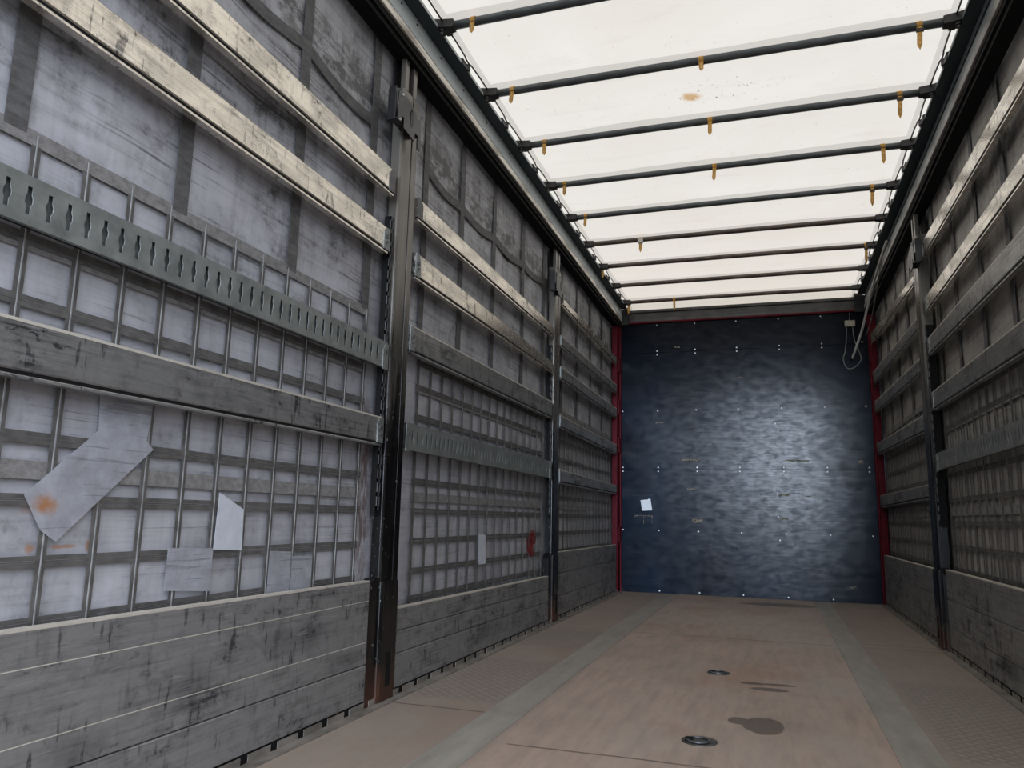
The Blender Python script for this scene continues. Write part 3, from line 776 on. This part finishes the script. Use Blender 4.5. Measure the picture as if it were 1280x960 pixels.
# ------------------------------------------------------------------ side posts
def post(s, yc, label, zlad=(.75, 2.0), out=0.0):
    t = thing('side_post', (s * 1.25, yc, 0), label, 'post', 'black side posts')
    def D(d): return s * (1.292 - d - (out if d > .02 else 0))
    def ex(bm, prof, z0, z1): prism(bm, [(D(d), yc + y) for y, d in prof], 'z', z0, z1)
    bm = bmesh.new()
    ex(bm, [(-.075, .006), (-.075, .046), (-.068, .054), (.020, .054), (.020, .040), (.032, .040), (.032, .054), (.078, .054), (.085, .048), (.085, .006)], .002, 2.62)
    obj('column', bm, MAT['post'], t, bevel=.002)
    bm = bmesh.new()
    for a, c in ((-.064, -.030), (.018, .052)): ex(bm, [(a, .03), (a, .054), (c, .054), (c, .03)], 2.62, 2.80)
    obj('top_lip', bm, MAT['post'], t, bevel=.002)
    bm = bmesh.new(); ex(bm, [(-.085, .006), (-.085, .012), (.075, .012), (.075, .006)], 2.62, 2.80)
    obj('top_channel', bm, MAT['gap'], t)
    # foot: wide plate with rounded shoulders
    poly = [(yc - .152, .004), (yc + .100, .004)]
    for k in range(9):
        a = math.pi / 2 * k / 8; poly.append((yc + .100 - .05 + .05 * math.cos(a), .435 + .05 * math.sin(a)))
    for k in range(9):
        a = math.pi / 2 + math.pi / 2 * k / 8; poly.append((yc - .152 + .05 + .05 * math.cos(a), .435 + .05 * math.sin(a)))
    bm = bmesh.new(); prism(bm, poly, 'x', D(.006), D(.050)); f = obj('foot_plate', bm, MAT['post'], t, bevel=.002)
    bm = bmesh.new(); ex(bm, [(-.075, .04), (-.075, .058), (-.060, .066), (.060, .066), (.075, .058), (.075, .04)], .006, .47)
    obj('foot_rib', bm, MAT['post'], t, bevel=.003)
    obj('foot_slot', B((D(.0655), D(.067), yc - .016, yc + .022, .06, .19)), MAT['gap'], t)
    # toothed bars that take the lath hooks
    for yo, d, za, zb in ((-.098, .040, zlad[0], zlad[1]), (.026, .0445, 1.25, 1.95)):
        bm = bmesh.new(); w = .012 if yo < 0 else .005
        box(bm, D(d), D(d - .004), yc + yo - w, yc + yo - w + .004, za, zb); box(bm, D(d), D(d - .004), yc + yo + w - .004, yc + yo + w, za, zb)
        z = za
        while z < zb: box(bm, D(d), D(d - .004), yc + yo - w, yc + yo + w, z, z + .018); z += .056
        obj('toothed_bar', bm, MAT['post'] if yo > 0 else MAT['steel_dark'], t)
        if yo < 0: obj('bar_backing', B((D(d - .006), D(d - .03), yc + yo - w, yc + yo + .03, za - .02, zb)), MAT['gap'], t)
    # lock plate high up
    u0, v0 = yc - .235, 2.385
    outl = [(u0 + .10, v0), (u0 + .20, v0 - .012), (u0 + .205, v0 + .03), (u0 + .235, v0 + .03), (u0 + .235, v0 - .03), (u0 + .262, v0 - .03), (u0 + .262, v0 + .075), (u0 + .235, v0 + .085), (u0 + .215, v0 + .125), (u0 + .13, v0 + .15), (u0 + .055, v0 + .155), (u0 + .04, v0 + .14), (u0 + .04, v0 + .02), (u0 + .075, v0 + .02), (u0 + .075, v0 + .045), (u0 + .095, v0 + .045), (u0 + .095, v0)]
    ov = [(u0 + .165 + .017 * math.cos(a * math.pi / 8), v0 + .078 + .045 * math.sin(a * math.pi / 8)) for a in range(16)]
    bm = plate(outl, [ov], D(.095), -s * -.006)
    lk = obj('lock_plate', bm, MAT['black'], t)
    bm = B((D(.050), D(.085), yc - .205, yc - .197, 2.40, 2.55), (D(.045), D(.095), yc - .205, yc - .165, 2.395, 2.402), (D(.054), D(.093), yc - .07, yc + .03, 2.42, 2.50), (D(.045), D(.060), yc - .20, yc - .07, 2.41, 2.54))
    obj('lock_housing', bm, MAT['black'], lk, bevel=.002)
    bm = bmesh.new(); cyl(bm, (D(.095), yc - .182, 2.402), (-s, 0, 0), .006, .006, 8); cyl(bm, (D(.095), yc - .165, 2.525), (-s, 0, 0), .007, .006, 8)
    obj('pin', bm, MAT['steel'], lk)
    return t
post(-1, 2.928, 'tall black post with rusty foot, nearest on the left')
post(-1, 5.53, 'black post on the left further in, before the far field')
post(1, 5.485, 'black post standing on the right side', out=.018)

# ------------------------------------------------------------------ roof bows
ORD = ['nearest', 'second', 'third', 'fourth', 'fifth', 'sixth', 'seventh', 'eighth', 'farthest']
BZ = 2.99
for i, y in enumerate(BOW_Y):
    lb = ('nearest grey cross bow under the roof tarpaulin' if i == 0 else 'farthest cross bow under the roof, just before the navy wall' if i == 8 else 'grey cross bow under the roof, %s from the camera end' % ORD[i])
    t = thing('roof_bow', (0, y, BZ), lb, 'roof bow', 'cross bows under the roof tarpaulin')
    bm = bmesh.new(); r = .0225
    tube(bm, [(-1.10, y, BZ), (-.7, y, BZ + .002), (0, y, BZ + .003), (.7, y, BZ + .002), (1.10, y, BZ)], r, 12, .85)
    obj('tube', bm, MAT['bow_rusty'] if i in (5, 6, 7, 8) else MAT['bow'], t, smooth=True)
    for s in (-1, 1):
        bm = bmesh.new()
        prism(bm, [(s * 1.07, y - .023), (s * 1.07, y + .023), (s * 1.125, y + .034), (s * 1.158, y + .045), (s * 1.158, y - .045), (s * 1.125, y - .034)], 'z', BZ - .020, BZ + .022)
        cyl(bm, (s * 1.128, y - .012, BZ - .034), (0, 0, 1), .017, .03, 10)
        cyl(bm, (s * 1.150, y + .03, BZ - .028), (0, 0, 1), .012, .05, 8)
        box(bm, s * 1.10, s * 1.13, y + .02, y + .055, BZ - .012, BZ + .03)
        k = obj('end_carriage', bm, MAT['black'], t, bevel=.002)
        bm = bmesh.new(); cyl(bm, (s * 1.128, y - .012, BZ - .037), (0, 0, 1), .007, .004, 8)
        obj('bolt_head', bm, MAT['steel'], k)

# cords and cord clips along both edges of the roof
for s in (-1, 1):
    sd = 'left' if s < 0 else 'right'
    pts = [(s * 1.121, 2.42, 3.004)]
    for i, y in enumerate(BOW_Y):
        pts += [(s * 1.121, y, 3.004), (s * 1.1205, y + .15, 3.004), (s * 1.123, y + .26, 3.003), (s * 1.1265, y + .285, 3.001), (s * 1.1275, y + .325, 3.0), (s * 1.123, y + .35, 3.003), (s * 1.1205, y + .46, 3.004)]
    bm = bmesh.new(); tube(bm, [p for p in pts if p[1] < 8.08], .0045, 6)
    props(obj('elastic_rope', bm, MAT['black']), 'thin black rope along the %s edge of the roof tarpaulin' % sd, 'rope')
    for i, y in enumerate(BOW_Y[:-1]):
        yc = y + .305
        t = thing('rope_clip', (s * 1.14, yc, 2.985), 'small black rope clip on the %s roof rail, beyond the %s cross bow' % (sd, ORD[i]), 'clip', 'rope clips on the roof rails')
        bm = bmesh.new(); prism(bm, [(s * 1.160, yc - .05), (s * 1.160, yc + .045), (s * 1.134, yc + .055), (s * 1.122, yc + .03), (s * 1.134, yc + .01), (s * 1.134, yc - .04)], 'z', 2.966, 2.998)
        obj('body', bm, MAT['black'], t, bevel=.002)
        bm = bmesh.new(); cyl(bm, (s * 1.132, yc + .035, 2.962), (0, 0, 1), .005, .04, 8)
        obj('pin', bm, MAT['steel'], t)

# ochre straps hanging from the bows
def strap(i, x, label, tail=.095, w=.013, knot=False, block=False):
    y = BOW_Y[i]
    t = thing('tie_strap', (x, y, BZ), label, 'strap', 'ochre tie straps on the roof bows')
    bm = bmesh.new(); seg = 14
    ra, rb = .0215, .0235
    ring = []
    for k in range(seg):
        a = 2 * math.pi * k / seg
        ring.append([bm.verts.new((x + dx, y + rr * math.cos(a), BZ + .0025 + rr * .87 * math.sin(a))) for rr, dx in ((ra, -w), (rb, -w), (rb, w), (ra, w))])
    for k in range(seg):
        A, Bq = ring[k], ring[(k + 1) % seg]
        for j in range(4): bm.faces.new((A[j], A[(j + 1) % 4], Bq[(j + 1) % 4], Bq[j]))
    obj('loop', bm, MAT['strap'], t, smooth=False)
    zt = BZ - .014; yt = y - .020
    bm = bmesh.new(); lean = random.uniform(-.006, .006); tw = w * .85
    prism(bm, [(x - tw, zt), (x + tw, zt), (x + tw + lean, zt - tail * .75), (x + lean, zt - tail), (x - tw + lean, zt - tail * .75)], 'y', yt - .0018, yt + .0018)
    tl = obj('tail', bm, MAT['strap'], t)
    bm = bmesh.new()
    for q in (.3, .5, .7): cyl(bm, (x + lean * q, yt - .0018, zt - tail * q), (0, -1, 0), .003, .0008, 8)
    obj('eyelet', bm, MAT['strap_hole'], tl)
    if knot:
        obj('keeper', B((x - w * 1.25, x + w * 1.25, yt - .006, yt + .006, zt - .026, zt - .008)), MAT['strap_dirty'], t, bevel=.002, label='dark strap keeper')
    if block:
        obj('keeper', B((x - .022, x + .022, yt - .01, yt + .01, zt - .022, zt + .018)), MAT['white_plastic'], t, bevel=.003, label='white plastic block')
strap(0, -.975, 'ochre strap at the left end of the nearest cross bow', .055)
strap(1, -.985, 'ochre strap at the left end of the second cross bow', .07)
strap(1, 0, 'ochre strap at mid span of the second cross bow', .05)
strap(1, .972, 'long ochre strap at the right end of the second cross bow', .115, knot=True)
strap(2, -.98, 'ochre strap at the left end of the third cross bow', .075)
strap(2, 0, 'ochre strap at mid span of the third cross bow', .085)
strap(2, .978, 'long ochre strap at the right end of the third cross bow', .13, knot=True)
strap(3, -1.01, 'ochre strap at the left end of the fourth cross bow', .075)
strap(3, -.015, 'ochre strap at mid span of the fourth cross bow', .09)
strap(3, .972, 'ochre strap at the right end of the fourth cross bow', .10)
strap(4, -1.0, 'ochre strap at the left end of the fifth cross bow', .075)
strap(4, .98, 'ochre strap at the right end of the fifth cross bow', .13, knot=True)
strap(5, -.68, 'ochre strap with white block on the sixth cross bow', .10, block=True)
strap(6, -1.12, 'short ochre strap at the left end of the seventh cross bow', .10, knot=True)
strap(6, 1.07, 'ochre strap at the right end of the seventh cross bow', .15, knot=True)
strap(8, -1.09, 'ochre strap at the left end of the farthest cross bow', .12, knot=True)
strap(8, -.62, 'ochre strap on the farthest cross bow, left of its middle', .10)

# ------------------------------------------------------------------ small things by the front wall
t = thing('junction_box', (1.06, DEPTH, 2.67), 'small beige box with hanging cable loop high on the navy wall', 'junction box')
obj('case', B((1.018, 1.112, DEPTH - .035, DEPTH, 2.665, 2.725)), MAT['box'], t, bevel=.004)
bm = bmesh.new(); tube(bm, smooth_path([(1.033, DEPTH - .02, 2.665), (1.025, DEPTH - .03, 2.55), (1.010, DEPTH - .03, 2.42), (.988, DEPTH - .03, 2.34), (1.005, DEPTH - .03, 2.26), (1.045, DEPTH - .03, 2.235), (1.10, DEPTH - .03, 2.26), (1.148, DEPTH - .03, 2.325), (1.13, DEPTH - .03, 2.42), (1.098, DEPTH - .03, 2.52), (1.088, DEPTH - .02, 2.665)], 6), .0045, 6)
obj('cable_loop', bm, MAT['cable'], t, smooth=True)
bm = bmesh.new(); tube(bm, smooth_path([(1.062, DEPTH - .01, 2.725), (1.068, DEPTH - .015, 2.77), (1.064, DEPTH - .01, 2.82)], 4), .004, 6)
obj('feed_cable', bm, MAT['cable'], t, smooth=True)
bm = bmesh.new(); tube(bm, smooth_path([(1.176, 6.30, 2.895), (1.176, 6.65, 2.868), (1.172, 7.1, 2.80), (1.158, 7.45, 2.695), (1.125, 7.75, 2.52), (1.062, 8.02, 2.325)], 8), .011, 10)
props(obj('pale_rod', bm, MAT['rod'], smooth=True), 'long pale bent rod hanging from the right roof rail by the navy wall', 'rod')
bm = bmesh.new(); tube(bm, smooth_path([(1.192, 6.75, 2.89), (1.196, 7.0, 2.80), (1.200, 7.40, 2.67), (1.200, 7.75, 2.585), (1.19, 8.0, 2.54)], 8), .005, 6)
props(obj('thin_cable', bm, MAT['cable'], smooth=True), 'thin grey cable sagging below the right roof rail near the red corner', 'cable')
bm = bmesh.new(); prism(bm, [(-1.008, .822), (-.905, .828), (-.922, .945), (-.942, .945), (-.95, .937), (-.962, .938), (-1.025, .93)], 'y', DEPTH - .003, DEPTH - .0012)
props(obj('paper_sheet', bm, MAT['paper']), 'small white paper sheet stuck low on the navy wall', 'paper')

# recessed lashing cups in the floor
for x, y, r, lb in ((-.0, 2.847, .060, 'round metal lashing cup in the floor nearest the camera, beside the damp spot'), (-.013, 4.105, .056, 'round metal lashing cup in the floor farther from the camera')):
    t = thing('floor_cup', (x, y, 0), lb, 'lashing cup', 'round lashing cups in the floor')
    bm = bmesh.new(); seg = 28
    prof = [(r, .0005), (r, .003), (r * .88, .0035), (r * .82, .001), (r * .3, .0008)]
    rings = [[bm.verts.new((x + q * math.cos(2 * math.pi * k / seg), y + q * math.sin(2 * math.pi * k / seg), z)) for k in range(seg)] for q, z in prof]
    for a, c in zip(rings[:-1], rings[1:]):
        for k in range(seg): bm.faces.new((a[k], a[(k + 1) % seg], c[(k + 1) % seg], c[k]))
    bm.faces.new(rings[-1])
    obj('dish', bm, MAT['header'], t, smooth=True)
    bm = bmesh.new(); tube(bm, [(x - .004 + r * .6 * math.cos(2 * math.pi * k / 20), y + r * .6 * math.sin(2 * math.pi * k / 20), .005) for k in range(21)], .004, 6)
    obj('ring', bm, MAT['steel_dark'], t, smooth=True)
    bm = B((x - r * .8, x - r * .35, y - .010, y + .022, .001, .0085))
    obj('hinge', bm, MAT['gap'], t, bevel=.002)
